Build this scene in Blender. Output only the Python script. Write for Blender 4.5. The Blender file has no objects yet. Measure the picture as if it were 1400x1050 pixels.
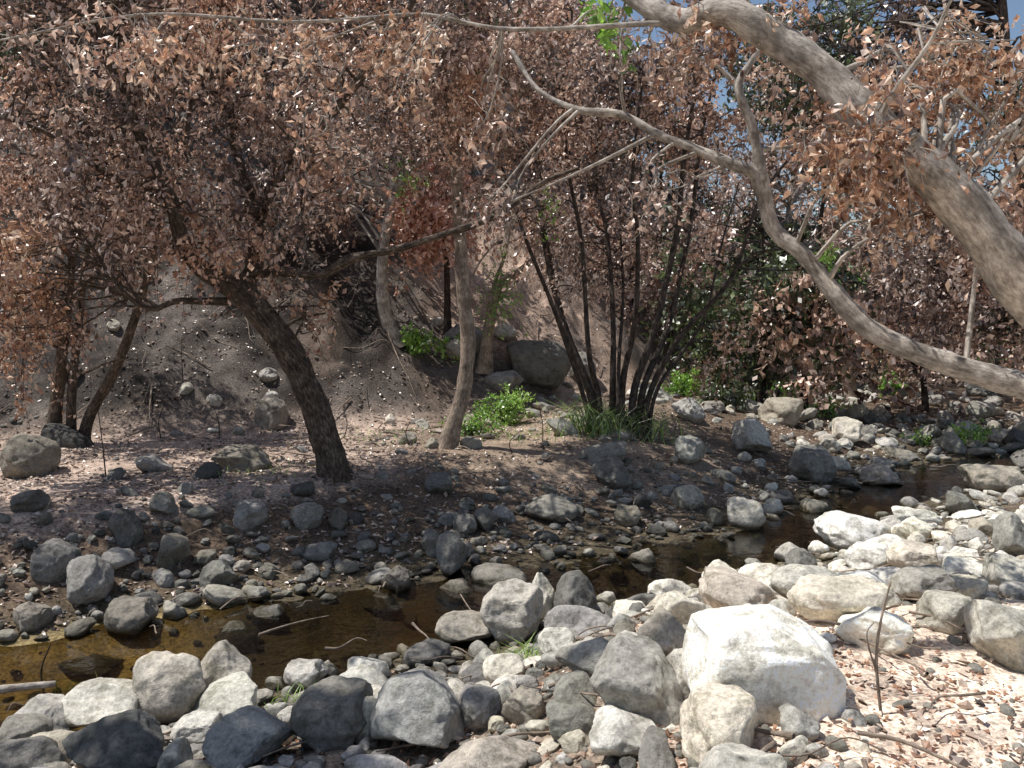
import bpy, math, random
import numpy as np
rng=np.random.default_rng(7); random.seed(7)
EYE=2.4; F=1245.0
def at(u,v,d):
    # image pixel coordinates + assumed distance -> world metres
    return np.array([(u-700)/F*d, d, EYE-(v-430)/F*d])
scene=bpy.context.scene
# ---------------------------------------------------------------- noise
def vnoise(p,seed=0):
    p=np.asarray(p,float); i=np.floor(p).astype(np.int64); f=p-i; f=f*f*(3-2*f)
    def hsh(a,b,c):
        h=(a*374761393+b*668265263+c*2147483647+seed*974711)&0xffffffff
        h=((h^(h>>13))*1274126177)&0xffffffff
        h=(h^(h>>16))&0xffffffff
        return h/4294967296.0
    x,y,z=i[...,0],i[...,1],i[...,2]; fx,fy,fz=f[...,0],f[...,1],f[...,2]
    r=0
    for dx in(0,1):
        for dy in(0,1):
            for dz in(0,1):
                w=(fx if dx else 1-fx)*(fy if dy else 1-fy)*(fz if dz else 1-fz)
                r=r+w*hsh(x+dx,y+dy,z+dz)
    return r*2-1
def fbm(p,o=4,seed=0):
    p=np.asarray(p,float); a=1;s=0;t=0
    for k in range(o):
        s=s+a*vnoise(p*2**k+k*17.3,seed+k); t+=a; a*=.5
    return s/t
def sm(a,b,x):
    t=np.clip((x-a)/(b-a),0,1); return t*t*(3-2*t)
# ---------------------------------------------------------------- terrain
CR=np.array([(-14,2.2),(-8,3.9),(-3.3,5.75),(-1.4,7.0),(0.65,8.1),(2.6,9.4),(4.3,11.4),(6.2,13.4),(9,15.5),(14,19),(25,25),(60,45)],float)
YBX=[-60,-20,-8,-3,0,4,8,15,30,80]; YBY=[4,9.5,12.3,14.2,16.2,21,29,36,48,70]
def creek(x,y):
    best=np.full(x.shape,1e9); side=np.zeros(x.shape)
    for a,b in zip(CR[:-1],CR[1:]):
        d=b-a; L=d@d
        t=np.clip(((x-a[0])*d[0]+(y-a[1])*d[1])/L,0,1)
        ex=x-(a[0]+t*d[0]); ey=y-(a[1]+t*d[1]); q=np.hypot(ex,ey)
        cr=d[0]*ey-d[1]*ex
        m=q<best; best=np.where(m,q,best); side=np.where(m,np.sign(cr),side)
    return best,side   # side +1 = far bank
def H(x,y,fine=True):
    x=np.asarray(x,float); y=np.asarray(y,float)
    q,s=creek(x,y)
    n=fbm(np.stack([x*.7,y*.7,x*0],-1),3,5)
    w=.70+.28*n+.16*sm(.8,-.6,x)-.10*sm(.5,2,x)
    near=.36+.40*sm(-.6,1.2,x)*sm(7.2,4.6,y)*sm(9,4,x)
    near=near-.12*sm(2.5,6,x)*sm(6,9,y)
    far=.62+.14*sm(0,1.2,x)*sm(4.6,2.5,x)-.30*sm(3.2,7,x)
    rl=1.7+1.6*sm(-4,1,x)
    t=np.maximum(q-w,0)
    zb=np.where(s>0,far*sm(0,1,t/rl*.9+.02),near*sm(0,1,t/2.0))
    z=np.where(q<w,-.18*sm(0,1,(w-q)/w*1.4),zb)
    yb=np.interp(x,YBX,YBY)
    e=np.maximum(y-yb,0)
    sl=np.interp(x,[-8,0,6,15],[.80,.74,.55,.45])
    hill=sl*(np.sqrt(e*e+1.2)-1.095)
    cap=np.interp(x,[-5,6,14,40],[34,24,10,8])
    hill=cap*(1-np.exp(-hill/cap*1.15))
    P=np.stack([x,y,x*0],-1)
    hz=sm(0,3,e)
    z=z+hill+hz*(fbm(P*.35,4,9)*.9+ fbm(P*np.array([1.1,.35,1]),4,12)*.55+fbm(P*2.2,4,14)*.28)
    z=z+.05*fbm(P*1.6,3,2)*sm(.1,.8,np.abs(z))
    if fine: z=z+.028*fbm(P*6,3,3)*np.where(y<30,1,0)
    return z
def ray(u,v):
    d=np.arange(2.2,70,.02); p=at(u,v,1.0)
    z=EYE+(p[2]-EYE)*d; g=H(p[0]*d,d,False)
    k=np.argmax(g>=z)
    return d[k] if g[k]>=z[k] else 40.
# ---------------------------------------------------------------- mesh helpers
def mkmesh(name,V,Fc,mat=None,smooth=True,attrs=None,nv=None):
    V=np.asarray(V,np.float32); Fc=np.asarray(Fc,np.int32)
    me=bpy.data.meshes.new(name)
    me.vertices.add(len(V)); me.vertices.foreach_set('co',V.ravel())
    m,k=Fc.shape
    me.loops.add(m*k); me.loops.foreach_set('vertex_index',Fc.ravel())
    me.polygons.add(m); me.polygons.foreach_set('loop_start',np.arange(0,m*k,k,dtype=np.int32))
    me.update(calc_edges=True)
    me.polygons.foreach_set('use_smooth',np.full(m,smooth))
    if attrs:
        for an,(ty,data) in attrs.items():
            a=me.attributes.new(an,ty,'POINT')
            a.data.foreach_set('vector' if ty=='FLOAT_VECTOR' else ('color' if ty=='FLOAT_COLOR' else 'value'),np.asarray(data,np.float32).ravel())
    if mat: me.materials.append(mat)
    me.validate()
    return me
def mkobj(name,me,parent=None):
    o=bpy.data.objects.new(name,me); scene.collection.objects.link(o)
    if parent: o.parent=parent
    return o
def norm(a): return a/np.maximum(np.linalg.norm(a,axis=-1,keepdims=True),1e-9)
class MB:
    def __init__(s): s.V=[];s.F=[];s.A=[];s.n=0
    def add(s,V,Fc,A=None):
        s.V.append(V); s.F.append(Fc+s.n); s.n+=len(V)
        s.A.append(A if A is not None else np.zeros((len(V),3)))
    def mesh(s,name,mat,smooth=True,att='bk'):
        return mkmesh(name,np.concatenate(s.V),np.concatenate(s.F),mat,smooth,{att:('FLOAT_VECTOR',np.concatenate(s.A))})
def tubes(mb,P,R,sides=4,knob=0.,seed=0):
    P=np.asarray(P,float); R=np.asarray(R,float); n,k,_=P.shape
    T=norm(np.gradient(P,axis=1))
    D=norm(P[:,-1]-P[:,0]); ref=np.where(np.abs(D[:,1:2])<.8,np.array([[.1,1,.05]]),np.array([[1,.05,.1]]))[:,None,:]
    U=norm(np.cross(T,np.broadcast_to(ref,T.shape))); W=np.cross(T,U)
    a=np.arange(sides)/sides*2*math.pi
    ca=np.cos(a)[None,None,:,None]; sa=np.sin(a)[None,None,:,None]
    off=U[:,:,None]*ca+W[:,:,None]*sa
    RR=np.broadcast_to(R[:,:,None],(n,k,sides)).copy()
    L=np.concatenate([np.zeros((n,1)),np.cumsum(np.linalg.norm(np.diff(P,axis=1),axis=-1),axis=1)],1)
    if knob>0:
        base=P[:,:,None]+off*R[:,:,None,None]
        RR*=1+knob*fbm(base*4,3,seed)*1.3+knob*.7*fbm(base*np.array([15,15,9]),2,seed+3)
    V=P[:,:,None]+off*RR[...,None]
    A=np.concatenate([off[...,0:1]*0+ca*R[:,:,None,None], off[...,0:1]*0+sa*R[:,:,None,None], np.broadcast_to(L[:,:,None,None],(n,k,sides,1))],-1)
    A=A+np.arange(n)[:,None,None,None]*3.7
    idx=np.arange(n*k*sides).reshape(n,k,sides)
    i0=idx[:,:-1]; i1=idx[:,1:]
    Fc=np.stack([i0,np.roll(i0,-1,2),np.roll(i1,-1,2),i1],-1).reshape(-1,4)
    mb.add(V.reshape(-1,3),Fc,A.reshape(-1,3))
def spline(pts,k=40):
    p=np.asarray(pts,float)
    q=np.vstack([2*p[0]-p[1],p,2*p[-1]-p[-2]]); out=[]
    m=len(p)-1; ts=np.linspace(0,m,k)
    for t in ts:
        i=min(int(t),m-1); f=t-i; a,b,c,d=q[i],q[i+1],q[i+2],q[i+3]
        out.append(.5*((2*b)+(-a+c)*f+(2*a-5*b+4*c-d)*f*f+(-a+3*b-3*c+d)*f**3))
    return np.array(out)
# ---------------------------------------------------------------- materials
def newmat(name):
    m=bpy.data.materials.new(name); m.use_nodes=True; nt=m.node_tree; nt.nodes.clear()
    return m,nt,nt.nodes,nt.links
def nd(nt,t,**k):
    n=nt.nodes.new(t)
    for a,b in k.items():
        if a in n.bl_rna.properties: setattr(n,a,b)
        else: n.inputs[a].default_value=b
    return n
def ramp(nt,stops):
    r=nt.nodes.new('ShaderNodeValToRGB'); e=r.color_ramp.elements
    while len(e)<len(stops): e.new(.5)
    for i,(p,c) in enumerate(stops): e[i].position=p; e[i].color=(*c,1)
    return r
def leafmat(name,stops,trans=.36,warm=False):
    m,nt,N,L=newmat(name)
    g=nd(nt,'ShaderNodeNewGeometry'); r=ramp(nt,stops)
    no=nd(nt,'ShaderNodeTexNoise',Scale=1.1,Detail=2.)
    L.new(g.outputs['Position'],no.inputs['Vector'])
    a=nd(nt,'ShaderNodeMath',operation='MULTIPLY_ADD'); a.inputs[1].default_value=.95
    b=nd(nt,'ShaderNodeMath',operation='MULTIPLY_ADD'); b.inputs[1].default_value=1.8; b.inputs[2].default_value=-.88
    L.new(no.outputs['Fac'],b.inputs[0]); L.new(g.outputs['Random Per Island'],a.inputs[0]); L.new(b.outputs[0],a.inputs[2])
    L.new(a.outputs[0],r.inputs['Fac'])
    out=r.outputs[0]
    if warm:
        n2=nd(nt,'ShaderNodeTexNoise',Scale=.55,Detail=2.); L.new(g.outputs['Position'],n2.inputs['Vector'])
        w=ramp(nt,[(.42,(.96,.98,1.)),(.64,(1.08,.88,.72))]); L.new(n2.outputs['Fac'],w.inputs['Fac'])
        mm=nd(nt,'ShaderNodeMixRGB',blend_type='MULTIPLY',Fac=1.,use_clamp=True); L.new(out,mm.inputs[1]); L.new(w.outputs[0],mm.inputs[2]); out=mm.outputs[0]
    p=nd(nt,'ShaderNodeBsdfDiffuse')
    t=nd(nt,'ShaderNodeBsdfTranslucent'); mx=nd(nt,'ShaderNodeMixShader',Fac=trans)
    gl=nd(nt,'ShaderNodeBsdfGlossy',Roughness=.40); gl.inputs['Color'].default_value=(.95,.92,.9,1); m2=nd(nt,'ShaderNodeMixShader',Fac=.10)
    L.new(out,p.inputs['Color']); L.new(out,t.inputs['Color'])
    L.new(p.outputs[0],mx.inputs[1]); L.new(t.outputs[0],mx.inputs[2]); L.new(mx.outputs[0],m2.inputs[1]); L.new(gl.outputs[0],m2.inputs[2])
    o=nd(nt,'ShaderNodeOutputMaterial'); L.new(m2.outputs[0],o.inputs['Surface'])
    return m
M_brown=leafmat('dead_leaf_brown',[(0,(.05,.033,.025)),(.3,(.28,.175,.13)),(.62,(.64,.455,.365)),(1,(.94,.81,.71))],warm=True)
M_orange=leafmat('dead_leaf_orange',[(0,(.12,.055,.03)),(.35,(.42,.22,.13)),(.7,(.70,.43,.27)),(1,(.88,.69,.52))])
M_red=leafmat('dead_leaf_rust',[(0,(.40,.19,.12)),(.4,(.76,.42,.29)),(.75,(.88,.55,.42)),(1,(.93,.72,.6))],.45)
M_dark=leafmat('scorched_leaf_dark',[(0,(.025,.018,.014)),(.5,(.14,.09,.068)),(1,(.45,.33,.26))],warm=True)
M_green=leafmat('leaf_green_dark',[(0,(.015,.025,.01)),(.5,(.06,.09,.03)),(1,(.22,.28,.12))])
M_fresh=leafmat('leaf_green_fresh',[(0,(.12,.26,.03)),(.5,(.32,.58,.08)),(1,(.56,.75,.2))],.48)
M_litter=leafmat('leaf_litter',[(0,(.06,.04,.028)),(.4,(.25,.17,.12)),(.75,(.46,.33,.24)),(1,(.7,.58,.46))],.05)
M_litter2=leafmat('leaf_litter_pale',[(0,(.20,.11,.06)),(.4,(.50,.32,.21)),(.75,(.70,.52,.39)),(1,(.85,.74,.62))],.05)
def barkmat(name,c0,c1,c2,fiss=1.,mott=0.):
    m,nt,N,L=newmat(name)
    at_=nd(nt,'ShaderNodeAttribute',attribute_name='bk')
    mp=nd(nt,'ShaderNodeMapping'); mp.inputs['Scale'].default_value=(20,20,7)
    L.new(at_.outputs['Vector'],mp.inputs['Vector'])
    n1=nd(nt,'ShaderNodeTexNoise',Scale=2.2,Detail=9.,Roughness=.72); L.new(mp.outputs[0],n1.inputs['Vector'])
    n2=nd(nt,'ShaderNodeTexNoise',Scale=6.,Detail=6.,Roughness=.6); L.new(at_.outputs['Vector'],n2.inputs['Vector'])
    r=ramp(nt,[(.34,c0),(.5,c1),(.66,c2)]); L.new(n1.outputs['Fac'],r.inputs['Fac'])
    r2=ramp(nt,[(.40,(.42,.40,.38)),(.6,(1.15,1.12,1.08))]); L.new(n2.outputs['Fac'],r2.inputs['Fac'])
    mx=nd(nt,'ShaderNodeMixRGB',blend_type='MULTIPLY',Fac=.75+mott); L.new(r.outputs[0],mx.inputs[1]); L.new(r2.outputs[0],mx.inputs[2])
    bp=nd(nt,'ShaderNodeBump',Strength=.8,Distance=.015*fiss); L.new(n1.outputs['Fac'],bp.inputs['Height'])
    p=nd(nt,'ShaderNodeBsdfPrincipled',Roughness=.85); p.inputs['Specular IOR Level'].default_value=.25
    L.new(mx.outputs[0],p.inputs['Base Color']); L.new(bp.outputs[0],p.inputs['Normal'])
    o=nd(nt,'ShaderNodeOutputMaterial'); L.new(p.outputs[0],o.inputs['Surface'])
    return m
B_oak=barkmat('bark_charred_brown',(.03,.023,.018),(.11,.082,.062),(.30,.235,.18),1.6)
B_grey=barkmat('bark_grey_brown',(.15,.115,.085),(.34,.27,.21),(.54,.45,.37),1.)
B_pale=barkmat('bark_sycamore_pale',(.22,.185,.155),(.46,.41,.355),(.68,.63,.56),.9,.1)
B_dark=barkmat('bark_dark_stem',(.025,.02,.017),(.065,.05,.042),(.16,.125,.1),.8)
def rockmat():
    m,nt,N,L=newmat('river_rock')
    oi=nd(nt,'ShaderNodeObjectInfo'); g=nd(nt,'ShaderNodeNewGeometry')
    n1=nd(nt,'ShaderNodeTexNoise',Scale=3.6,Detail=9.,Roughness=.66,Distortion=.4)
    n2=nd(nt,'ShaderNodeTexNoise',Scale=42.,Detail=6.,Roughness=.75)
    n4=nd(nt,'ShaderNodeTexNoise',Scale=9.,Detail=7.,Roughness=.7)
    for n in(n1,n2,n4): L.new(g.outputs['Position'],n.inputs['Vector'])
    r0=ramp(nt,[(0,(.17,.165,.155)),(.2,(.40,.385,.355)),(.5,(.62,.60,.56)),(.7,(.66,.615,.53)),(.88,(.46,.415,.35)),(1,(.26,.255,.24))]); L.new(oi.outputs['Random'],r0.inputs['Fac'])
    r1=ramp(nt,[(.33,(.58,.57,.53)),(.48,(.97,.96,.94)),(.68,(1.25,1.23,1.18))]); L.new(n1.outputs['Fac'],r1.inputs['Fac'])
    r2=ramp(nt,[(.34,(.62,.62,.62)),(.66,(1.27,1.27,1.24))]); L.new(n2.outputs['Fac'],r2.inputs['Fac'])
    r4=ramp(nt,[(.38,(.42,.42,.36)),(.48,(1,1,1))]); L.new(n4.outputs['Fac'],r4.inputs['Fac'])
    a=nd(nt,'ShaderNodeMixRGB',blend_type='MULTIPLY',Fac=1.); L.new(r0.outputs[0],a.inputs[1]); L.new(r1.outputs[0],a.inputs[2])
    b0=nd(nt,'ShaderNodeMixRGB',blend_type='MULTIPLY',Fac=1.); L.new(a.outputs[0],b0.inputs[1]); L.new(r2.outputs[0],b0.inputs[2])
    b1=nd(nt,'ShaderNodeMixRGB',blend_type='MULTIPLY',Fac=.65); L.new(b0.outputs[0],b1.inputs[1]); L.new(r4.outputs[0],b1.inputs[2])
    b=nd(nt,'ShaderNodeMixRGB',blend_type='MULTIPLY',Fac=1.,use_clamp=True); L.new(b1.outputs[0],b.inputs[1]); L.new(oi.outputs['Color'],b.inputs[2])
    sx=nd(nt,'ShaderNodeSeparateXYZ'); L.new(g.outputs['Position'],sx.inputs[0])
    ad=nd(nt,'ShaderNodeMath',operation='MULTIPLY_ADD'); ad.inputs[1].default_value=.10; L.new(n1.outputs['Fac'],ad.inputs[0])
    ng=nd(nt,'ShaderNodeMath',operation='MULTIPLY'); ng.inputs[1].default_value=-1.; L.new(sx.outputs['Z'],ng.inputs[0]); L.new(ng.outputs[0],ad.inputs[2])
    mr=nd(nt,'ShaderNodeMapRange'); mr.inputs[1].default_value=-.025; mr.inputs[2].default_value=.03; L.new(ad.outputs[0],mr.inputs[0])
    c=nd(nt,'ShaderNodeMixRGB',blend_type='MULTIPLY'); L.new(mr.outputs[0],c.inputs[0]); L.new(b.outputs[0],c.inputs[1]); c.inputs[2].default_value=(.25,.23,.17,1)
    p=nd(nt,'ShaderNodeBsdfPrincipled'); p.inputs['Specular IOR Level'].default_value=.3
    rr=nd(nt,'ShaderNodeMapRange'); rr.inputs[3].default_value=.85; rr.inputs[4].default_value=.3; L.new(mr.outputs[0],rr.inputs[0]); L.new(rr.outputs[0],p.inputs['Roughness'])
    bp=nd(nt,'ShaderNodeBump',Strength=.7,Distance=.007); L.new(n2.outputs['Fac'],bp.inputs['Height'])
    b2=nd(nt,'ShaderNodeBump',Strength=.7,Distance=.035); L.new(n4.outputs['Fac'],b2.inputs['Height']); L.new(bp.outputs[0],b2.inputs['Normal'])
    L.new(c.outputs[0],p.inputs['Base Color']); L.new(b2.outputs[0],p.inputs['Normal'])
    o=nd(nt,'ShaderNodeOutputMaterial'); L.new(p.outputs[0],o.inputs['Surface'])
    return m
M_rock=rockmat()
def groundmat():
    m,nt,N,L=newmat('creek_soil')
    g=nd(nt,'ShaderNodeNewGeometry'); a=nd(nt,'ShaderNodeAttribute',attribute_name='soil')
    n1=nd(nt,'ShaderNodeTexNoise',Scale=2.2,Detail=9.,Roughness=.7); n2=nd(nt,'ShaderNodeTexNoise',Scale=38.,Detail=6.,Roughness=.7)
    v=nd(nt,'ShaderNodeTexVoronoi',Scale=26.)
    for n in(n1,n2,v): L.new(g.outputs['Position'],n.inputs['Vector'])
    r1=ramp(nt,[(.34,(.50,.48,.46)),(.64,(1.4,1.36,1.3))]); L.new(n1.outputs['Fac'],r1.inputs['Fac'])
    r2=ramp(nt,[(.36,(.42,.40,.38)),(.62,(1.5,1.46,1.4))]); L.new(n2.outputs['Fac'],r2.inputs['Fac'])
    x=nd(nt,'ShaderNodeMixRGB',blend_type='MULTIPLY',Fac=1.); L.new(a.outputs['Color'],x.inputs[1]); L.new(r1.outputs[0],x.inputs[2])
    y=nd(nt,'ShaderNodeMixRGB',blend_type='MULTIPLY',Fac=1.,use_clamp=True); L.new(x.outputs[0],y.inputs[1]); L.new(r2.outputs[0],y.inputs[2])
    bp=nd(nt,'ShaderNodeBump',Strength=.9,Distance=.012); L.new(n2.outputs['Fac'],bp.inputs['Height'])
    b2=nd(nt,'ShaderNodeBump',Strength=.5,Distance=.008); L.new(v.outputs['Distance'],b2.inputs['Height']); L.new(bp.outputs[0],b2.inputs['Normal'])
    p=nd(nt,'ShaderNodeBsdfPrincipled',Roughness=.95); p.inputs['Specular IOR Level'].default_value=.15
    L.new(y.outputs[0],p.inputs['Base Color']); L.new(b2.outputs[0],p.inputs['Normal'])
    o=nd(nt,'ShaderNodeOutputMaterial'); L.new(p.outputs[0],o.inputs['Surface'])
    return m
M_ground=groundmat()
def watermat():
    m,nt,N,L=newmat('creek_water')
    g=nd(nt,'ShaderNodeNewGeometry'); n=nd(nt,'ShaderNodeTexNoise',Scale=9.,Detail=3.); L.new(g.outputs['Position'],n.inputs['Vector'])
    bp=nd(nt,'ShaderNodeBump',Strength=.3,Distance=.015); L.new(n.outputs['Fac'],bp.inputs['Height'])
    fr=nd(nt,'ShaderNodeFresnel',IOR=1.7); L.new(bp.outputs[0],fr.inputs['Normal'])
    t=nd(nt,'ShaderNodeBsdfTransparent',Color=(.46,.42,.31,1)); gl=nd(nt,'ShaderNodeBsdfGlossy',Roughness=.03); L.new(bp.outputs[0],gl.inputs['Normal'])
    mx=nd(nt,'ShaderNodeMixShader'); L.new(fr.outputs[0],mx.inputs[0]); L.new(t.outputs[0],mx.inputs[1]); L.new(gl.outputs[0],mx.inputs[2])
    o=nd(nt,'ShaderNodeOutputMaterial'); L.new(mx.outputs[0],o.inputs['Surface'])
    return m
M_water=watermat()
# ---------------------------------------------------------------- ground
def axis(lo,a,b,hi,step):
    c=np.arange(a,b,step); L=[];s=step;v=a
    while v>lo: s*=1.12; v-=s; L.append(v)
    R=[];s=step;v=b
    while v<hi: R.append(v); s*=1.12; v+=s
    return np.array(L[::-1]+list(c)+R)
xs=axis(-260,-11,16,260,.07); ys=axis(-60,2.2,24,420,.07)
X,Y=np.meshgrid(xs,ys); Z=H(X,Y)
q,s=creek(X,Y)
nA=fbm(np.stack([X*.8,Y*.8,X*0],-1),4,21)[...,None]
def C(*c): return np.array(c)[None,None,:]
soil=C(.14,.105,.08)+0*Z[...,None]
m=((s>0)*sm(-.6,-2.2,X)*sm(.42,.58,Z))[...,None]; soil=soil*(1-m)+C(.44,.355,.305)*m
m=((s>0)*sm(-1.5,0,X)*sm(4,2,X)*sm(10.2,11.5,Y))[...,None]; soil=soil*(1-m)+C(.30,.24,.19)*m
m=((s<0)*(1-sm(0.2,1.2,X)*sm(7,5,Y)))[...,None]; soil=soil*(1-m)+C(.26,.215,.175)*m
m=(sm(0.2,1.2,X)*sm(7.5,5.5,Y)*(s<0))[...,None]; soil=soil*(1-m)+C(.80,.68,.58)*m
m=sm(.25,-.02,Z)[...,None]; soil=soil*(1-m)+C(.10,.085,.058)*m
m=(sm(.05,-.05,Z)*sm(-1.9,-2.8,X))[...,None]; soil=soil*(1-m)+C(.46,.36,.17)*m
yb=np.interp(X,YBX,YBY)
m=sm(-.3,1.2,Y-yb)[...,None]; soil=soil*(1-m)+(C(.135,.12,.112)*(1-.7*sm(-.3,.15,nA))+C(.09,.07,.058)*sm(.2,.5,nA))*m
m=(sm(-2.8,-1.,X)*sm(5,1,X)*sm(15.5,18,Y)*sm(34,24,Y))[...,None]*sm(-.4,.1,nA); soil=soil*(1-m)+C(.44,.34,.28)*m
col=np.concatenate([soil,np.ones_like(Z)[...,None]],-1)
ny,nx=X.shape; idx=np.arange(nx*ny).reshape(ny,nx)
Fc=np.stack([idx[:-1,:-1],idx[:-1,1:],idx[1:,1:],idx[1:,:-1]],-1).reshape(-1,4)
me=mkmesh('ground',np.stack([X,Y,Z],-1).reshape(-1,3),Fc,M_ground,True,{'soil':('FLOAT_COLOR',col.reshape(-1,4))})
mkobj('ground',me)
cl=spline(np.c_[CR,np.zeros(len(CR))],160); T=norm(np.gradient(cl,axis=0)); Nn=np.stack([-T[:,1],T[:,0],0*T[:,0]],-1)
offs=np.linspace(-1.3,1.3,9); V=(cl[:,None]+Nn[:,None]*offs[None,:,None]); V[...,2]=0
idx=np.arange(160*9).reshape(160,9); Fc=np.stack([idx[:-1,:-1],idx[1:,:-1],idx[1:,1:],idx[:-1,1:]],-1).reshape(-1,4)
mkobj('creek_water',mkmesh('creek_water',V.reshape(-1,3),Fc,M_water))
# ---------------------------------------------------------------- rocks
import bmesh
def ico(sub):
    bm=bmesh.new(); bmesh.ops.create_icosphere(bm,subdivisions=sub,radius=1)
    V=np.array([v.co[:] for v in bm.verts]); Fc=np.array([[v.index for v in f.verts] for f in bm.faces]); bm.free(); return V,Fc
I5=ico(5);I4=ico(4);I2=ico(2)
def rockshape(V,seed,cuts=9,c0=.60,c1=.92,namp=.12,P=None):
    r=np.random.default_rng(seed); P=V.copy() if P is None else P
    if seed%3==0: cuts+=6; c0-=.08; c1-=.1
    for k in range(cuts):
        n=norm(r.normal(size=3)); c=r.uniform(c0,c1); e=P@n-c
        P=P-np.where(e>0,e*.93,0)[:,None]*n
    P=P+V*(fbm(V*1.3+seed*5.1,4,seed)*namp*1.8)[:,None]+V*(fbm(V*4.5+seed,4,seed+9)*namp*.4)[:,None]
    ext=np.abs(P).max(0); P=P/ext
    return P
hero=[mkmesh('rock_big_%d'%i,rockshape(I5[0],100+i),I5[1],M_rock) for i in range(14)]
mid=[mkmesh('rock_mid_%d'%i,rockshape(I4[0],200+i,8),I4[1],M_rock) for i in range(18)]
V0=I5[0]; bx=np.sign(V0)*np.abs(V0)**.55; bx=bx/np.abs(bx).max(0)
for n_,c_ in [((-.12,-.05,1.),.66),((.55,-.1,.83),.62),((.1,-.62,.78),.78),((.3,-.9,.15),.86),((-.95,-.2,.2),.9),((-.6,-.3,.7),.95)]:
    n_=norm(np.array(n_,float)); e_=bx@n_-c_; bx=bx-np.where(e_>0,e_*.88,0)[:,None]*n_
block=mkmesh('rock_block',rockshape(V0,401,5,.92,1.15,.085,bx),I5[1],M_rock)
placed=[]
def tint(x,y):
    # far bank darker, near bar lighter: shade and sun put into rock colour
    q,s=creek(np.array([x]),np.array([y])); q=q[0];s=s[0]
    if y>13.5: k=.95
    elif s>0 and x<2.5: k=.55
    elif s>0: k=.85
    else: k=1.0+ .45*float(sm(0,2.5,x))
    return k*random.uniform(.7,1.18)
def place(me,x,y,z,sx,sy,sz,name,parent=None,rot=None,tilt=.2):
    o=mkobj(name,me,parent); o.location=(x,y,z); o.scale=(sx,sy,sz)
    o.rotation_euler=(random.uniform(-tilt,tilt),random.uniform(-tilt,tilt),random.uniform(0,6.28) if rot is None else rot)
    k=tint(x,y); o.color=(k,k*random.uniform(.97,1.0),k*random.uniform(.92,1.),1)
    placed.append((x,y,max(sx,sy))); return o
HR=[(1045,905,212,150),(870,945,160,110),(985,1003,112,95),(455,985,118,80),(580,985,150,92),(345,1022,120,60),(165,1028,150,70),
(235,942,98,85),(305,925,76,72),(150,972,120,52),(130,915,92,26),(120,795,66,66),(182,845,70,52),(72,770,62,52),(45,845,52,42),(172,720,48,48),(235,755,44,42),
(700,840,88,78),(792,822,72,66),(620,760,46,56),(625,815,62,36),(688,797,84,38),(742,822,36,66),(640,862,84,36),(815,905,110,62),(765,880,60,40),
(1150,822,140,60),(1160,730,112,42),(1200,862,112,56),(1372,872,125,82),(1292,840,76,50),(1262,803,90,45),(1385,735,50,60),(1320,790,80,40),
(905,872,70,60),(730,495,86,62),(640,460,62,40),(690,455,32,24),(620,478,40,30),(790,500,50,40),(690,520,60,30),
(35,625,88,56),(375,562,52,50),(330,627,92,34),(1070,562,62,36),(1112,637,62,46),(1030,597,60,46),(945,617,46,40),(835,647,56,40),
(1020,702,52,40),(755,697,72,30),(602,662,40,30),(665,710,36,34),(635,717,34,30),(370,845,48,32),(320,877,66,36),(545,792,46,38),(590,742,36,36),
(340,705,48,34),(420,706,42,36),(225,690,40,30),(300,790,44,36),(520,828,62,22),(780,990,75,48),(850,1010,100,55),(690,920,60,40),(585,940,70,34),(500,920,64,32),
(420,925,60,40),(650,970,70,50),(720,965,70,50),(60,990,90,50),(30,1015,80,50),(270,1005,70,44),(1205,655,64,34),(1160,590,50,36),(940,560,46,30),(1350,655,80,36),
(985,790,50,36),(1040,790,60,30),(880,770,44,36),(940,680,44,34),(860,705,40,30),(1110,700,44,30),(1250,725,60,36),(1310,690,50,34),(1190,765,60,36),(1250,765,70,40),(1100,770,50,30),(1380,790,70,50),(930,930,60,70),(500,985,50,60),(1090,995,60,40)]
for i,(u,v,w,h) in enumerate(HR):
    d=ray(u,v+h*.5); s_=d/F; g=at(u,v+h*.5,d)
    rx=w*.5*s_; rz=h*.5*s_*1.12; ry=(rx*.75+rz*.5)
    if i==0: ry=rx*.72; rz*=.95
    d2=d+ry*.5
    x=(u-700)/F*d2
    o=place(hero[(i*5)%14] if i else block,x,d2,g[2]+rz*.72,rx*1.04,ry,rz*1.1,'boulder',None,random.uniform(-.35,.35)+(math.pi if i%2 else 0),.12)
    if i in(0,1,2): o.color=(1.8,1.76,1.70,1)  # these boulders lightened as if in full sun, in the colour itself
    if i==0: o.rotation_euler=(0,.03,-.05)
    if i in(3,4,5,6): o.color=(.60,.61,.62,1)  # near-left boulders darkened: tree shade put into the colour, plus wet grey
root=bpy.data.objects.new('creek_rocks',None); scene.collection.objects.link(root)
root2=bpy.data.objects.new('hillside_rubble',None); scene.collection.objects.link(root2)
def dens(x,y):
    X_=np.array([x]);Y_=np.array([y]); q,s=creek(X_,Y_); q=q[0];s=s[0]
    e=y-np.interp(x,YBX,YBY)
    if e>1: return (.018 if x<-1 else .035),1
    if e>-.5: return .08,1
    if q<.85 and x<-1.7: return .02,0
    if q<.75 and x<.2: return .10,0
    if q<.6: return .6,0
    if s<0:
        bank=max(sm(0.9,1.5,x)*sm(5.0,4.5,y),sm(1.7,2.1,x)*sm(5.9,5.4,y))
        return 1-.99*bank,0
    if x>3.2+ .1*y: return .9,0
    if x>0.9 and q<5: return .45*(1 if y<13 else .3),0
    if x>-1.6: return (.5 if q<2.4 else .10),0
    return (.85 if q<2.1 else (.3 if q<2.6 else .03)),0
pl=[list(p) for p in placed]; PA=np.zeros((9000,3)); PA[:len(pl)]=pl; cnt=len(pl)
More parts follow.
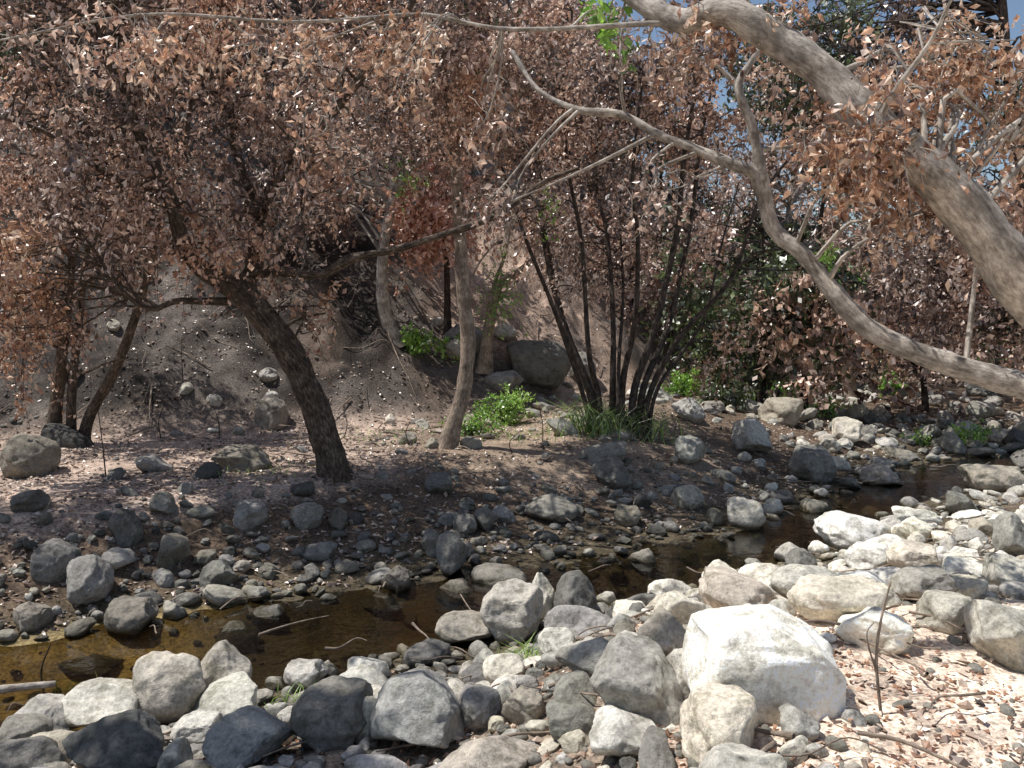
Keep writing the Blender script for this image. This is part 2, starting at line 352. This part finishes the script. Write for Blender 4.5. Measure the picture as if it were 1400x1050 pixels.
for (ntry,r0,r1,ymax) in [(260,.17,.27,26),(1500,.10,.17,26),(5500,.055,.10,19),(6000,.035,.058,11)]:
    for k in range(ntry):
        y=2.4+(ymax-2.4)*random.random()**1.25; x=random.uniform(-.66*y-1.2,.66*y+1.2)
        dn,ro=dens(x,y)
        if random.random()>dn: continue
        r=random.uniform(r0,r1)*(1.35 if y>14 else 1)
        if y<4.6: r*=.8
        dd=np.hypot(PA[:cnt,0]-x,PA[:cnt,1]-y)
        if np.any(dd<.80*(PA[:cnt,2]+r)): continue
        if cnt>=8990: break
        PA[cnt]=(x,y,r); cnt+=1
        z=float(H(np.array(x),np.array(y),False))
        fl=random.uniform(.45,.95)
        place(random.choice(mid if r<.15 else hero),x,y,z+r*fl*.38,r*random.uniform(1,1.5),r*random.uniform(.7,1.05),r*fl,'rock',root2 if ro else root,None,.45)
Vp,Fp=I2; n=9000
yy=2.3+16*rng.random(n)**1.5; xx=(rng.random(n)*2-1)*(.66*yy+1.2)
q,s=creek(xx,yy); keep=(rng.random(n)<np.where(s>0,np.where(q<2.4,.7,.2),1.))&~((xx>1.1)&(yy<5.4)&(rng.random(n)<.85))&~((q<.8)&(xx<0)&(rng.random(n)<.7))
xx,yy=xx[keep],yy[keep]; n=len(xx); zz=H(xx,yy); rr=.012+.03*rng.random(n)**2
shapes=np.stack([rockshape(Vp,300+i,5) for i in range(10)]); sh=shapes[rng.integers(0,10,n)]
a=rng.random(n)*6.28; ca,sa=np.cos(a)[:,None],np.sin(a)[:,None]
S=sh*np.stack([rr*1.25,rr,rr*.7],-1)[:,None]
V=np.stack([S[...,0]*ca-S[...,1]*sa+xx[:,None],S[...,0]*sa+S[...,1]*ca+yy[:,None],S[...,2]+zz[:,None]+rr[:,None]*.3],-1)
Fc=(Fp[None]+(np.arange(n)*len(Vp))[:,None,None]).reshape(-1,3)
og=mkobj('gravel',mkmesh('gravel',V.reshape(-1,3),Fc,M_rock)); og.color=(.7,.68,.64,1)
# ---------------------------------------------------------------- leaves
def leaves(pos,size,hang=.6,flat=False,curl=.7,rich=True,aspect=.33):
    n=len(pos)
    ax=rng.normal(size=(n,3)); 
    if flat: ax[:,2]*=.25
    else: ax[:,2]-=hang*1.6
    ax=norm(ax); nr=rng.normal(size=(n,3))
    if flat: nr=nr*.45+np.array([0,0,1.])
    sd=norm(np.cross(ax,nr)); nn=np.cross(sd,ax)
    L=size*rng.uniform(.5,1.5,n); W=L*aspect*rng.uniform(.5,1.3,n); cu=curl*rng.uniform(-.3,1.,n)*L
    L,W,cu=L[:,None],W[:,None],cu[:,None]
    b=pos; c=pos+ax*L*.5+nn*cu*.25; t=pos+ax*L*.95-nn*cu*.6
    l=pos+ax*L*.42+sd*W*.8-nn*(cu*.2+W*.3); r=pos+ax*L*.6-sd*W*.8-nn*(cu*.15+W*.3)
    if rich:
        V=np.stack([b,l,c,r,t],1); f=np.array([[0,1,2],[0,2,3],[1,4,2],[2,4,3]])
    else:
        V=np.stack([b,l,r,t],1); f=np.array([[0,1,2],[1,3,2]])
    k=V.shape[1]
    return V.reshape(-1,3),(f[None]+(np.arange(n)*k)[:,None,None]).reshape(-1,3)
class Tree:
    def __init__(s,name,bark):
        s.name=name; s.bark=bark; s.w=MB(); s.sk=[]; s.lv={}
    def limb(s,pts,r0,r1,k=40,sides=14,knob=.12,taper=1.,sk=True):
        P=spline(pts,k); t=np.linspace(0,1,k)**taper; R=r0+(r1-r0)*t
        tubes(s.w,P[None],R[None],sides,knob,len(s.sk))
        if sk: s.sk.append(np.c_[P,R])
        return P
    def flare(s,pts,r0,r1,k=40,sides=16,knob=.14,g=.5):
        P=spline(pts,k); t=np.linspace(0,1,k); R=r0+(r1-r0)*t; R=R*(1+g*np.exp(-t*14))
        tubes(s.w,P[None],R[None],sides,knob,len(s.sk)); s.sk.append(np.c_[P,R])
    def add(s,mat,V,Fc):
        s.lv.setdefault(mat.name,(mat,[],[],[0])); m=s.lv[mat.name]; m[1].append(V); m[2].append(Fc+m[3][0]); m[3][0]+=len(V)
    def crown(s,c,rad,ncl,nsp,nlf,mat,size=.075,spread=.45,twig=True,rich=True,hang=.6,connect=True):
        c=np.asarray(c,float); rad=np.asarray(rad,float)
        if c[1]>14: rich=False
        d=norm(rng.normal(size=(ncl,3)))*(rng.random((ncl,1))**.45); cc=c+d*rad
        SK=np.concatenate(s.sk) if s.sk else None
        if connect and SK is not None:
            P=[];R=[]
            for p in cc:
                dd=np.linalg.norm(SK[:,:3]-p,axis=1)+ .8*np.maximum(SK[:,2]-p[2],0)
                j=np.argmin(dd+rng.random(len(dd))*.35); a=SK[j,:3]; l=np.linalg.norm(p-a); m1=a*.6+p*.4+rng.normal(size=3)*.12*l+np.array([0,0,.12])*l
                m2=a*.25+p*.75+rng.normal(size=3)*.08*l
                P.append(spline([a,m1,m2,p],9)); rr=min(SK[j,3]*.6,.010+.011*l); R.append(np.linspace(rr,.004,9))
            tubes(s.w,P,R,5)
        n=ncl*nsp
        st=np.repeat(cc,nsp,0)+rng.normal(size=(n,3))*.08
        di=norm(rng.normal(size=(n,3))+np.array([0,0,-.25])); Ls=spread*rng.uniform(.5,1.5,n)
        k=5; t=np.linspace(0,1,k)[None,:,None]
        Pt=st[:,None]+di[:,None]*t*Ls[:,None,None]+np.array([0,0,-1.])*(t**2)*(Ls*.5)[:,None,None]+rng.normal(size=(n,k,3))*.02*t
        if twig: tubes(s.w,Pt,np.broadcast_to(np.linspace(.0045,.002,k)[None],(n,k)),3)
        tt=rng.random((n,nlf,1))**.7
        lp=st[:,None]+di[:,None]*tt*Ls[:,None,None]+np.array([0,0,-1.])*(tt**2)*(Ls*.5)[:,None,None]+rng.normal(size=(n,nlf,3))*.03
        lp=lp.reshape(-1,3); V,Fc=leaves(lp,size,hang,rich=rich); s.add(mat,V,Fc)
    def build(s):
        o=mkobj(s.name,s.w.mesh(s.name,s.bark))
        for k,(m,V,Fc,_) in s.lv.items():
            mkobj('foliage_'+k,mkmesh('foliage',np.concatenate(V),np.concatenate(Fc),m,False),o)
        return o
def gz(p,dz=-.1): p=np.array(p); p[2]=float(H(p[0],p[1],False))+dz; return p
def line(d,*uv,dd=0):
    n=len(uv); return [at(u,v,d+dd*i/(max(n-1,1))) for i,(u,v) in enumerate(uv)]
def R3(w,h,d,dep): return (w/F*d,dep,h/F*d)
# --- leaning tree (left)
d=ray(458,648); t=Tree('leaning_oak_tree',B_oak)
t.flare([gz(at(462,655,d),-.15)]+line(d,(448,610),(430,555),(398,485),(352,425),(322,392)),.165,.15,g=.45)
t.limb(line(d,(330,402),(300,382),(268,360),(248,325),(232,270),(190,180),(150,90),(120,0),dd=-.8),.125,.03)
t.limb(line(d,(322,396),(345,372),(352,330),(358,290),(385,235),(440,170),(505,92),(560,10),(600,-80),dd=.6),.11,.03)
t.limb(line(d,(312,412),(285,412),(240,412),(208,422),(170,400),(120,330),dd=-.7),.05,.015)
t.limb(line(d,(358,290),(330,230),(310,140),(330,40),(340,-60),dd=1.2),.06,.02)
t.limb(line(d,(385,235),(415,200),(412,280),(418,350),(400,390),dd=-1),.018,.008,sides=6)
t.limb(line(d,(232,270),(150,240),(60,180),(-40,150),dd=-1),.05,.015)
t.crown(at(110,150,d-.3),R3(210,180,d,1.8),52,9,16,M_brown)
t.crown(at(370,110,d+.3),R3(190,130,d,1.6),42,9,16,M_brown)
t.crown(at(240,290,d-.2),R3(160,90,d,1.2),32,8,15,M_brown)
t.crown(at(440,240,d-.2),R3(60,70,d,.8),9,7,13,M_brown)
t.crown(at(330,10,d),R3(330,90,d,1.8),32,9,16,M_brown)
t.crown(at(20,390,d-.6),R3(50,80,d,.6),16,9,16,M_orange)
t.crown(at(420,420,d-.4),R3(70,50,d,.4),6,4,8,M_orange,spread=.3)
t.limb([at(330,40,d),(-3.6,9.8,6.2),(-5.5,8.9,7.4),(-7.5,8.4,7.6)],.05,.02)  # unseen limb with two crowns, added above the view to shade far-bank rocks
t.crown((-7.3,8.35,7.4),(1.3,.5,.6),22,8,14,M_brown,size=.11,spread=.5,twig=False)
t.crown((-4.7,9.0,7.2),(1.3,.6,.6),20,8,14,M_brown,size=.11,spread=.5,twig=False)
t.limb([at(345,372,d),at(395,372,d-.2)]+[at(440,375,d-.4),at(482,353,d-.5),at(540,341,d-.6),at(602,322,d-.7),at(680,294,d-.8),at(742,250,d-.9),at(790,230,d-1)],.062,.02,knob=.25)
t.build()
# --- slender tree (centre)
d=ray(612,612); t=Tree('slender_alder_tree',B_grey)
t.flare([gz(at(610,618,d))]+line(d,(616,595),(632,540),(640,470),(633,400),(628,300),(621,200),(608,100),(600,0),(590,-120)),.115,.06,k=60,g=.35)
t.limb(line(d,(628,330),(660,260),(700,180),(720,80)),.035,.012)
t.limb(line(d,(622,200),(590,150),(560,60),(530,-30)),.035,.012)
t.limb(line(d,(632,420),(655,360),(700,310)),.02,.008,sides=6)
t.crown(at(590,80,d),R3(120,110,d,1.3),46,9,16,M_brown)
t.crown(at(650,230,d),R3(80,70,d,.8),12,7,12,M_brown)
t.crown(at(690,60,d-1),R3(110,90,d,1.),24,8,15,M_brown)
t.crown(at(560,-160,d-.5),R3(160,90,d,1.3),16,8,13,M_brown,size=.1,spread=.6,twig=False)
t.build()
# --- multi stem tree
d=ray(845,592); t=Tree('multi_stem_bay_tree',B_dark)
def stem(u0,*uv,r=.055,dd=0):
    t.limb([gz(at(u0,592,d+rng.uniform(-.25,.25)))]+line(d,*uv,dd=dd),r,r*.3,k=36,sides=9,knob=.1)
stem(812,(808,540),(770,440),(745,330),(735,220),(715,100),(690,-20),dd=.8,r=.07)
stem(822,(818,540),(805,480),(795,330),(775,220),(770,100),dd=-.6)
stem(836,(838,520),(838,430),(830,320),(815,250),(820,120),dd=1)
stem(850,(852,520),(868,440),(872,330),(865,240),(880,100),dd=-.9)
stem(862,(868,530),(895,450),(925,320),(935,220),(950,120),(960,0),dd=.3,r=.065)
stem(878,(888,540),(930,460),(1000,380),(1040,270),(1110,180),dd=-.3,r=.055)
stem(872,(880,530),(915,440),(945,300),(960,180),(990,60),dd=1.4,r=.06)
stem(806,(800,550),(760,430),(720,330),(690,240),(660,150),dd=-1,r=.045)
stem(845,(846,500),(852,400),(848,300),(850,180),dd=1.6,r=.035)
stem(884,(900,530),(960,440),(985,340),(1010,250),dd=1,r=.035)
t.crown(at(800,130,d),R3(190,150,d,1.6),64,9,16,M_brown)
t.crown(at(960,120,d+.4),R3(130,140,d,1.6),42,9,16,M_brown)
t.crown(at(900,330,d+1),R3(150,110,d,.9),34,7,13,M_brown)
t.crown(at(760,330,d+.6),R3(60,90,d,.8),20,7,13,M_brown)
t.crown(at(990,470,d+.6),R3(50,50,d,.6),8,6,12,M_orange)
t.crown(at(760,-160,d),R3(180,90,d,1.4),24,8,13,M_brown,size=.1,spread=.6,twig=False)
t.crown(at(1125,350,d-.5),(.2,.2,.2),4,5,9,M_fresh,size=.07,spread=.2)
t.crown(at(755,280,d-.5),(.12,.2,.3),4,4,7,M_fresh,size=.06,spread=.2)
t.build()
# --- big sycamore on the right: two limbs from one trunk outside the view
t=Tree('sycamore_tree',B_pale)
base=gz(np.array([4.9,5.6,0]),-.2)
t.flare([base,(4.75,5.6,1.2),(4.4,5.65,1.75)],.34,.27,k=20,sides=20,g=.4)
t.limb([(4.5,5.62,1.5)]+[at(1490,480,5.7),at(1405,398,5.5),at(1338,308,5.4),at(1262,228,5.4),at(1200,178,5.4),at(1130,103,5.5),at(1062,55,5.6),at(992,16,5.7),at(930,28,5.9),at(872,-2,6.1),at(800,-60,6.5)],.195,.06,k=110,sides=26,knob=.14,taper=.8)
t.limb([(4.5,5.65,1.4)]+[at(1460,548,6.2),at(1400,528,6.4),at(1330,508,6.5),at(1250,480,6.6),at(1185,448,6.7),at(1142,402,6.8),at(1100,350,6.9),at(1056,310,7),at(1040,240,7)],.105,.055,k=90,sides=18,knob=.18)
t.limb([at(1042,262,7),at(1030,236,7),at(1000,224,7),at(950,203,7.1),at(900,184,7.2),at(850,157,7.3),at(790,150,7.4),at(735,122,7.6),at(700,70,7.8)],.055,.018,k=60,sides=10,knob=.25)
t.limb([at(1042,262,7),at(1036,210,7),at(1026,165,7),at(1010,118,7),at(1035,72,7),at(1060,20,7.1)],.05,.018,k=46,sides=10,knob=.22)
t.limb([at(1012,122,7),at(985,95,7.1),at(950,75,7.1)],.025,.01,sides=7)
t.limb([at(855,160,7.3),at(848,110,7.2),at(850,50,7.2),at(860,0,7.1)],.015,.008,sides=6)
t.limb([at(990,235,7),at(980,205,7),at(975,185,7)],.015,.006,sides=6)
t.limb([at(1200,178,5.4),at(1220,130,5.2),at(1270,60,5.1),at(1300,0,5.)],.02,.008,sides=9)
t.limb([at(930,30,5.9),at(700,40,6.2),at(560,20,6.4),at(430,60,6.6)],.02,.008,sides=6)
t.limb([at(560,20,6.4),at(400,30,6.4),at(200,20,6.3),at(0,55,6.2)],.016,.008,sides=6)
for (u,v,dd,w,h,nc,ns,nl) in [(1185,195,5.25,40,60,14,7,11),(1130,120,5.7,100,60,10,6,9),(1330,120,6,100,100,26,7,10),(1270,250,5.7,70,50,8,6,8),(1010,40,6,90,40,8,6,9),(880,60,6.6,80,50,8,6,9),
    (575,90,6.2,40,30,4,5,8),(430,150,6.3,40,40,4,5,8),(690,170,6.5,70,60,4,5,8),(320,60,6.4,120,40,7,6,8),(100,50,6.2,120,50,8,6,8),(880,260,6.8,40,40,4,5,7),(700,280,7,50,20,3,5,7),(520,40,6.4,100,40,6,6,8),(1360,300,6.4,60,60,8,6,9),(1180,240,6.2,60,40,6,6,9)]:
    t.crown(at(u,v,dd),R3(w,h,dd,.4),nc,ns,nl,M_orange if rng.random()<.5 else M_brown,size=.062,spread=.24)
t.crown(at(822,22,6.3),(.1,.1,.07),3,5,8,M_fresh,size=.08,spread=.12)
t.limb([(4.6,5.5,1.6),(3.9,5.4,4.5),(1,5,6.4),(-2,4.8,6.9),(-6,4.6,7.1)],.12,.03,k=40)  # unseen limb and its crown added overhead to shade the near-left rocks
t.crown((-4.5,4.3,7.0),(1.2,.4,.4),20,7,11,M_brown,size=.11)
t.build()
# --- left trunks
d=ray(85,605); t=Tree('burned_alder_tree',B_oak)
for u0,pts,r,dd in [(72,[(76,560),(85,480),(95,380),(112,250),(120,100),(130,-40)],.10,0),(98,[(98,540),(108,440),(118,350),(135,250),(160,130)],.07,.5),(112,[(122,570),(160,500),(192,410),(220,300),(250,200),(270,80)],.085,-.6)]:
    t.flare([gz(at(u0,612,d))]+line(d,*pts,dd=dd),r,r*.35,g=.3)
t.limb(line(d-1,(85,485),(110,510),(150,495),(190,490)),.02,.008,sides=6)
t.crown(at(80,260,d),R3(150,150,d,1.6),50,9,15,M_brown)
t.crown(at(200,150,d+1),R3(150,150,d,1.6),32,9,15,M_dark)
t.crown(at(30,60,d+1),R3(150,120,d,1.6),28,9,15,M_dark)
t.crown(at(20,30,d+1),R3(60,60,d,.8),12,9,15,M_green)
t.crown(at(60,420,d-.2),R3(80,50,d,.8),12,7,12,M_brown)
t.build()
# --- back trunks
t=Tree('hillside_tree',B_pale); d=ray(545,470)
t.flare([gz(at(545,470,d))]+line(d,(528,430),(522,375),(533,290),(556,235),(600,200),(640,120)),.13,.06)
t.limb(line(d,(533,290),(510,220),(500,120),(490,0)),.06,.02)
t.crown(at(500,140,d),R3(110,100,d,1.6),30,9,14,M_brown,size=.1,spread=.55)
t.crown(at(430,245,d+1),R3(100,70,d,1.4),26,9,14,M_brown,size=.1,spread=.55)
t.crown(at(560,230,d-.3),R3(25,25,d,.3),4,6,10,M_fresh,size=.07,spread=.3)
t.build()
t=Tree('rust_leaved_tree',B_dark); d=ray(600,400)-1.
t.flare([gz(at(612,420,d))]+line(d,(610,350),(600,280),(590,180)),.07,.03)
t.crown(at(598,272,d-.6),R3(60,62,d,1.),56,9,15,M_red,size=.12,spread=.6)
t.crown(at(540,140,d+2),R3(110,60,d,1.4),16,9,15,M_brown,size=.14,spread=.8)
t.crown(at(440,230,d+2),R3(90,80,d,1.4),20,9,15,M_brown,size=.14,spread=.8)
t.build()
t=Tree('broken_tree',B_grey); d=ray(665,505)
t.flare([gz(at(662,508,d))]+line(d,(668,450),(680,400),(705,375),(735,350)),.13,.04)
t.limb(line(d,(672,440),(676,390),(690,350),(700,300)),.05,.02)
t.crown(at(680,385,d-.3),R3(40,50,d,.4),10,6,9,M_fresh,size=.07,spread=.35)
t.crown(at(750,290,d+.5),R3(60,70,d,1),20,8,13,M_brown,size=.1,spread=.5)
t.build()
t=Tree('burned_alder_tree',B_pale); d=ray(1070,528)
t.flare([gz(at(1070,530,d))]+line(d,(1074,480),(1078,430),(1074,370),(1080,280),(1095,180),(1100,60)),.15,.07)
t.limb(line(d,(1080,280),(1140,200),(1200,100)),.06,.02)
t.crown(at(1110,220,d),R3(170,150,d,2.),80,9,16,M_brown,size=.11,spread=.65)
t.crown(at(1160,370,d+1),R3(140,60,d,1.5),38,9,15,M_brown,size=.11,spread=.6)
t.crown(at(1000,380,d+1),R3(80,60,d,1.5),20,9,15,M_brown,size=.11,spread=.6)
t.build()
t=Tree('burned_alder_tree',B_grey); d=ray(1160,545)
t.flare([gz(at(1163,545,d))]+line(d,(1160,510),(1155,470),(1170,380),(1210,260),(1260,120)),.17,.07)
t.crown(at(1230,320,d),R3(120,120,d,2.),52,9,16,M_brown,size=.11,spread=.65)
t.build()
t=Tree('burned_alder_tree',B_dark); d=15.5
t.flare([gz(at(1440,560,d))]+line(d,(1435,480),(1420,380),(1400,260),(1380,120),(1370,0)),.16,.07)
t.limb(line(d,(1420,400),(1340,330),(1270,220)),.06,.02)
t.crown(at(1340,300,d),R3(130,150,d,1.8),66,9,16,M_brown,size=.1,spread=.6)
t.crown(at(1320,425,d),R3(120,50,d,1.2),26,8,15,M_brown,size=.1,spread=.5)
t.crown(at(1210,60,d+1),R3(110,120,d,1.8),50,9,15,M_dark,size=.1,spread=.6)
t.crown(at(1080,60,d+1),R3(130,100,d,1.8),50,9,15,M_green,size=.1,spread=.6)
t.crown(at(1130,150,d+2),R3(130,90,d,1.8),30,9,15,M_dark,size=.12,spread=.7)
t.crown(at(1370,150,d+2),R3(60,90,d,1.2),14,9,14,M_green,size=.1,spread=.6)
t.build()
# --- hillside forest
t=Tree('hillside_forest',B_dark)
for k in range(170):
    y=random.uniform(18,48); x=random.uniform(-.66*y-3,.66*y+3)
    u=700+x/y*F
    z=float(H(x,y,False)); v=430-(z-EYE)/y*F
    if u<640 and v>290: continue
    if 440<u<640 and v>235 and y<26: continue
    if u>640 and u<830 and v>420: continue
    if y<20 and u<1000: continue
    hh=random.uniform(2.5,5.5); lx=random.uniform(-.6,.6)
    if u>1290: hh=min(hh,3.2)
    t.limb([(x,y,z-.3),(x+lx*.3,y,z+hh*.4),(x+lx,y,z+hh)],.09,.03,k=10,sides=6,knob=.05)
    mat=random.choices([M_brown,M_dark,M_green,M_red],[.68,.13,.14,.05])[0]
    SKs=t.sk; t.sk=[t.sk[-1]]
    for j in range(2):
        t.crown((x+lx*.6+random.uniform(-.8,.8),y-.3,z+hh*random.uniform(.35,.95)),(1.7,1.3,1.4),12,8,13,mat,size=.17,spread=.75,twig=False,rich=False)
    t.sk=SKs
t.build()
# ---------------------------------------------------------------- green plants
def groundbush(name,u,v,w,h,n,mat=M_fresh,size=.06):
    d=ray(u,v+h); c=at(u,v,d); t=Tree(name,B_dark); g=gz(c,0); t.sk=[np.array([[*g,.01]])]
    t.crown(c,(w/F*d,w/F*d*.6,h/F*d*.8),n,6,12,mat,size=size,spread=.16,hang=-.2)
    return t.build()
groundbush('green_shrub',690,555,34,24,30,size=.055)
groundbush('green_shrub',645,582,36,12,14,size=.05)
groundbush('green_shrub',568,465,20,20,10,size=.09)
groundbush('green_shrub',1070,535,42,18,24,size=.09)
groundbush('green_shrub',935,525,28,18,16,size=.09)
groundbush('green_shrub',990,540,40,18,14,M_green,.09)
groundbush('green_shrub',1225,525,26,22,14,size=.1)
groundbush('green_shrub',1327,595,20,16,12)
groundbush('green_shrub',1350,480,30,26,8,size=.1)
groundbush('green_shrub',625,478,18,14,7,size=.08)
groundbush('green_shrub',1265,600,20,8,6)
groundbush('green_shrub',1130,560,26,10,8)
def grass(name,u,v,n,h,spread,mat=M_fresh,w=.004,lean=.35):
    d=ray(u,v); c=at(u,v,d)
    p=c+rng.normal(size=(n,3))*np.array([spread,spread,0]); p[:,2]=H(p[:,0],p[:,1],False)-.01
    di=rng.normal(size=(n,3))*lean; di[:,2]=1; di=norm(di); hh=h*rng.uniform(.5,1.2,n)[:,None]
    sd=norm(np.cross(di,rng.normal(size=(n,3))))*w
    bend=norm(di*np.array([1,1,0])+1e-6)
    m_=p+di*hh*.55; t_=p+di*hh+bend*hh*.35-np.array([0,0,.12])*hh
    V=np.stack([p-sd,p+sd,m_-sd*.8,m_+sd*.8,t_],1).reshape(-1,3)
    f=np.array([[0,1,3],[0,3,2],[2,3,4]]); Fc=(f[None]+(np.arange(n)*5)[:,None,None]).reshape(-1,3)
    mkobj(name,mkmesh(name,V,Fc,mat,False))
grass('grass_tuft',715,912,60,.22,.05)
grass('grass_tuft',410,965,50,.14,.07); grass('grass_tuft',90,955,40,.14,.08); grass('grass_tuft',715,600,60,.2,.3)
for u in [800,830,860,885,815,845]: grass('grass_tuft',u,592,120,.55,.24,M_fresh if u in(800,885) else M_green,.006,.35)
grass('grass_tuft',1060,555,300,.4,.7,w=.01); grass('grass_tuft',530,600,120,.15,.5); grass('grass_tuft',380,645,60,.12,.3)
# ---------------------------------------------------------------- litter
def litter(n,fx,cond,size,y0=2.2):
    y=y0+fx*rng.random(n)**1.4; x=(rng.random(n)*2-1)*(.66*y+1.2); k=cond(x,y); x,y=x[k],y[k]
    z=H(x,y)+.012
    k=z>.03; x,y,z=x[k],y[k],z[k]
    return leaves(np.stack([x,y,z],-1),size,flat=True,curl=.7,aspect=.4)
V,Fc=litter(60000,18,lambda x,y:((creek(x,y)[1]>0)|(rng.random(len(x))<.2))&(fbm(np.stack([x*1.3,y*1.3,x*0],-1),3,44)>-.25),.055); mkobj('leaf_litter',mkmesh('leaf_litter',V,Fc,M_litter,False))
V,Fc=litter(22000,4.5,lambda x,y:(x>.6)&(y<6)&(fbm(np.stack([x*2.5,y*2.5,x*0],-1),4,4)>.08),.026); mkobj('leaf_litter',mkmesh('leaf_litter',V,Fc,M_litter2,False))
V,Fc=litter(7000,2.6,lambda x,y:(x>-1.5)&(x<2.2),.034); mkobj('leaf_litter',mkmesh('leaf_litter',V,Fc,M_orange,False))
mb=MB()
def stick(p,r0=.008,r1=.004,sides=6): P=spline(p,14); tubes(mb,P[None],np.linspace(r0,r1,14)[None],sides,.1)
dS=3.75
stick(line(dS,(1212,1022),(1205,980),(1198,900),(1206,840),(1218,795)),.009,.004); stick(line(dS,(1198,920),(1185,870),(1195,850)),.004,.002); stick(line(dS,(1205,985),(1235,970),(1250,975)),.004,.002)
mkobj('burned_sapling',mb.mesh('burned_sapling',B_grey)); mb=MB()
stick(line(4.6,(1322,925),(1320,890),(1319,866)),.016,.013,8); mkobj('wooden_stake',mb.mesh('wooden_stake',B_grey)); mb=MB()
stick([at(-80,958,5.7)+np.array([0,0,.02]),at(10,948,5.75)+np.array([0,0,.03]),at(76,939,5.85)+np.array([0,0,.02])],.03,.02,9); mkobj('fallen_log',mb.mesh('fallen_log',B_pale)); mb=MB()
for k in range(420):
    y=random.uniform(3,22); x=random.uniform(-.6*y,.6*y); z=float(H(x,y,False))+.03
    if z<.05 and random.random()<.6: continue
    a=random.uniform(0,6.28); L=random.uniform(.15,.7)*(1 if y<12 else 1.7)
    p=[np.array([x+math.cos(a)*L*t_,y+math.sin(a)*L*t_+random.uniform(-.04,.04),0]) for t_ in(0,.35,.7,1)]
    p=[np.array([q0[0],q0[1],max(float(H(q0[0],q0[1],False)),0)+.03+random.uniform(0,.06)]) for q0 in p]
    stick(p,random.uniform(.004,.012)*(1 if y<12 else 1.6),.003,5)
mkobj('fallen_sticks',mb.mesh('fallen_sticks',B_grey))
mb=MB()
for (u,v,h) in [(742,605,.5),(560,610,.35),(505,560,.4),(300,600,.5),(145,655,.8),(470,600,.4),(60,950,.35),(700,620,.3),(1320,640,.6),(430,560,.6),(250,520,.7),(480,500,.7),(380,470,.8),(220,600,.5)]:
    d=ray(u,v); g=at(u,v,d); stick([g,g+np.array([random.uniform(-.05,.05),0,h*.5]),g+np.array([random.uniform(-.12,.12),0,h])],.009,.004,5)
mkobj('dead_stalks',mb.mesh('dead_stalks',B_dark))
# ---------------------------------------------------------------- light, sky, camera
el=math.radians(64); sv=np.array([-.97,.10,0]); sv=sv/np.linalg.norm(sv)*math.cos(el); sv[2]=math.sin(el)
w=bpy.data.worlds.new('World'); scene.world=w; w.use_nodes=True; nt=w.node_tree; nt.nodes.clear()
sk=nt.nodes.new('ShaderNodeTexSky'); sk.sky_type='NISHITA'; sk.sun_disc=False; sk.sun_elevation=el; sk.sun_rotation=math.atan2(sv[0],sv[1])
bg=nt.nodes.new('ShaderNodeBackground'); bg.inputs[1].default_value=.11; o=nt.nodes.new('ShaderNodeOutputWorld')
nt.links.new(sk.outputs[0],bg.inputs[0]); nt.links.new(bg.outputs[0],o.inputs[0])
from mathutils import Vector
sl=bpy.data.lights.new('sun','SUN'); sl.energy=5; sl.angle=math.radians(.5); sl.color=(1,.98,.95)
so=bpy.data.objects.new('sun',sl); scene.collection.objects.link(so); so.rotation_euler=Vector(sv).to_track_quat('Z','Y').to_euler()
cam=bpy.data.cameras.new('camera'); co=bpy.data.objects.new('camera',cam); scene.collection.objects.link(co)
co.location=(0,0,EYE); co.rotation_euler=(math.radians(90),0,0); cam.lens=36*F/1400; cam.sensor_width=36; cam.shift_y=-95/1400; cam.clip_end=1000; cam.clip_start=.05
scene.camera=co
scene.view_settings.view_transform='Standard'; scene.view_settings.look='None'; scene.view_settings.exposure=0
print('rocks',cnt)
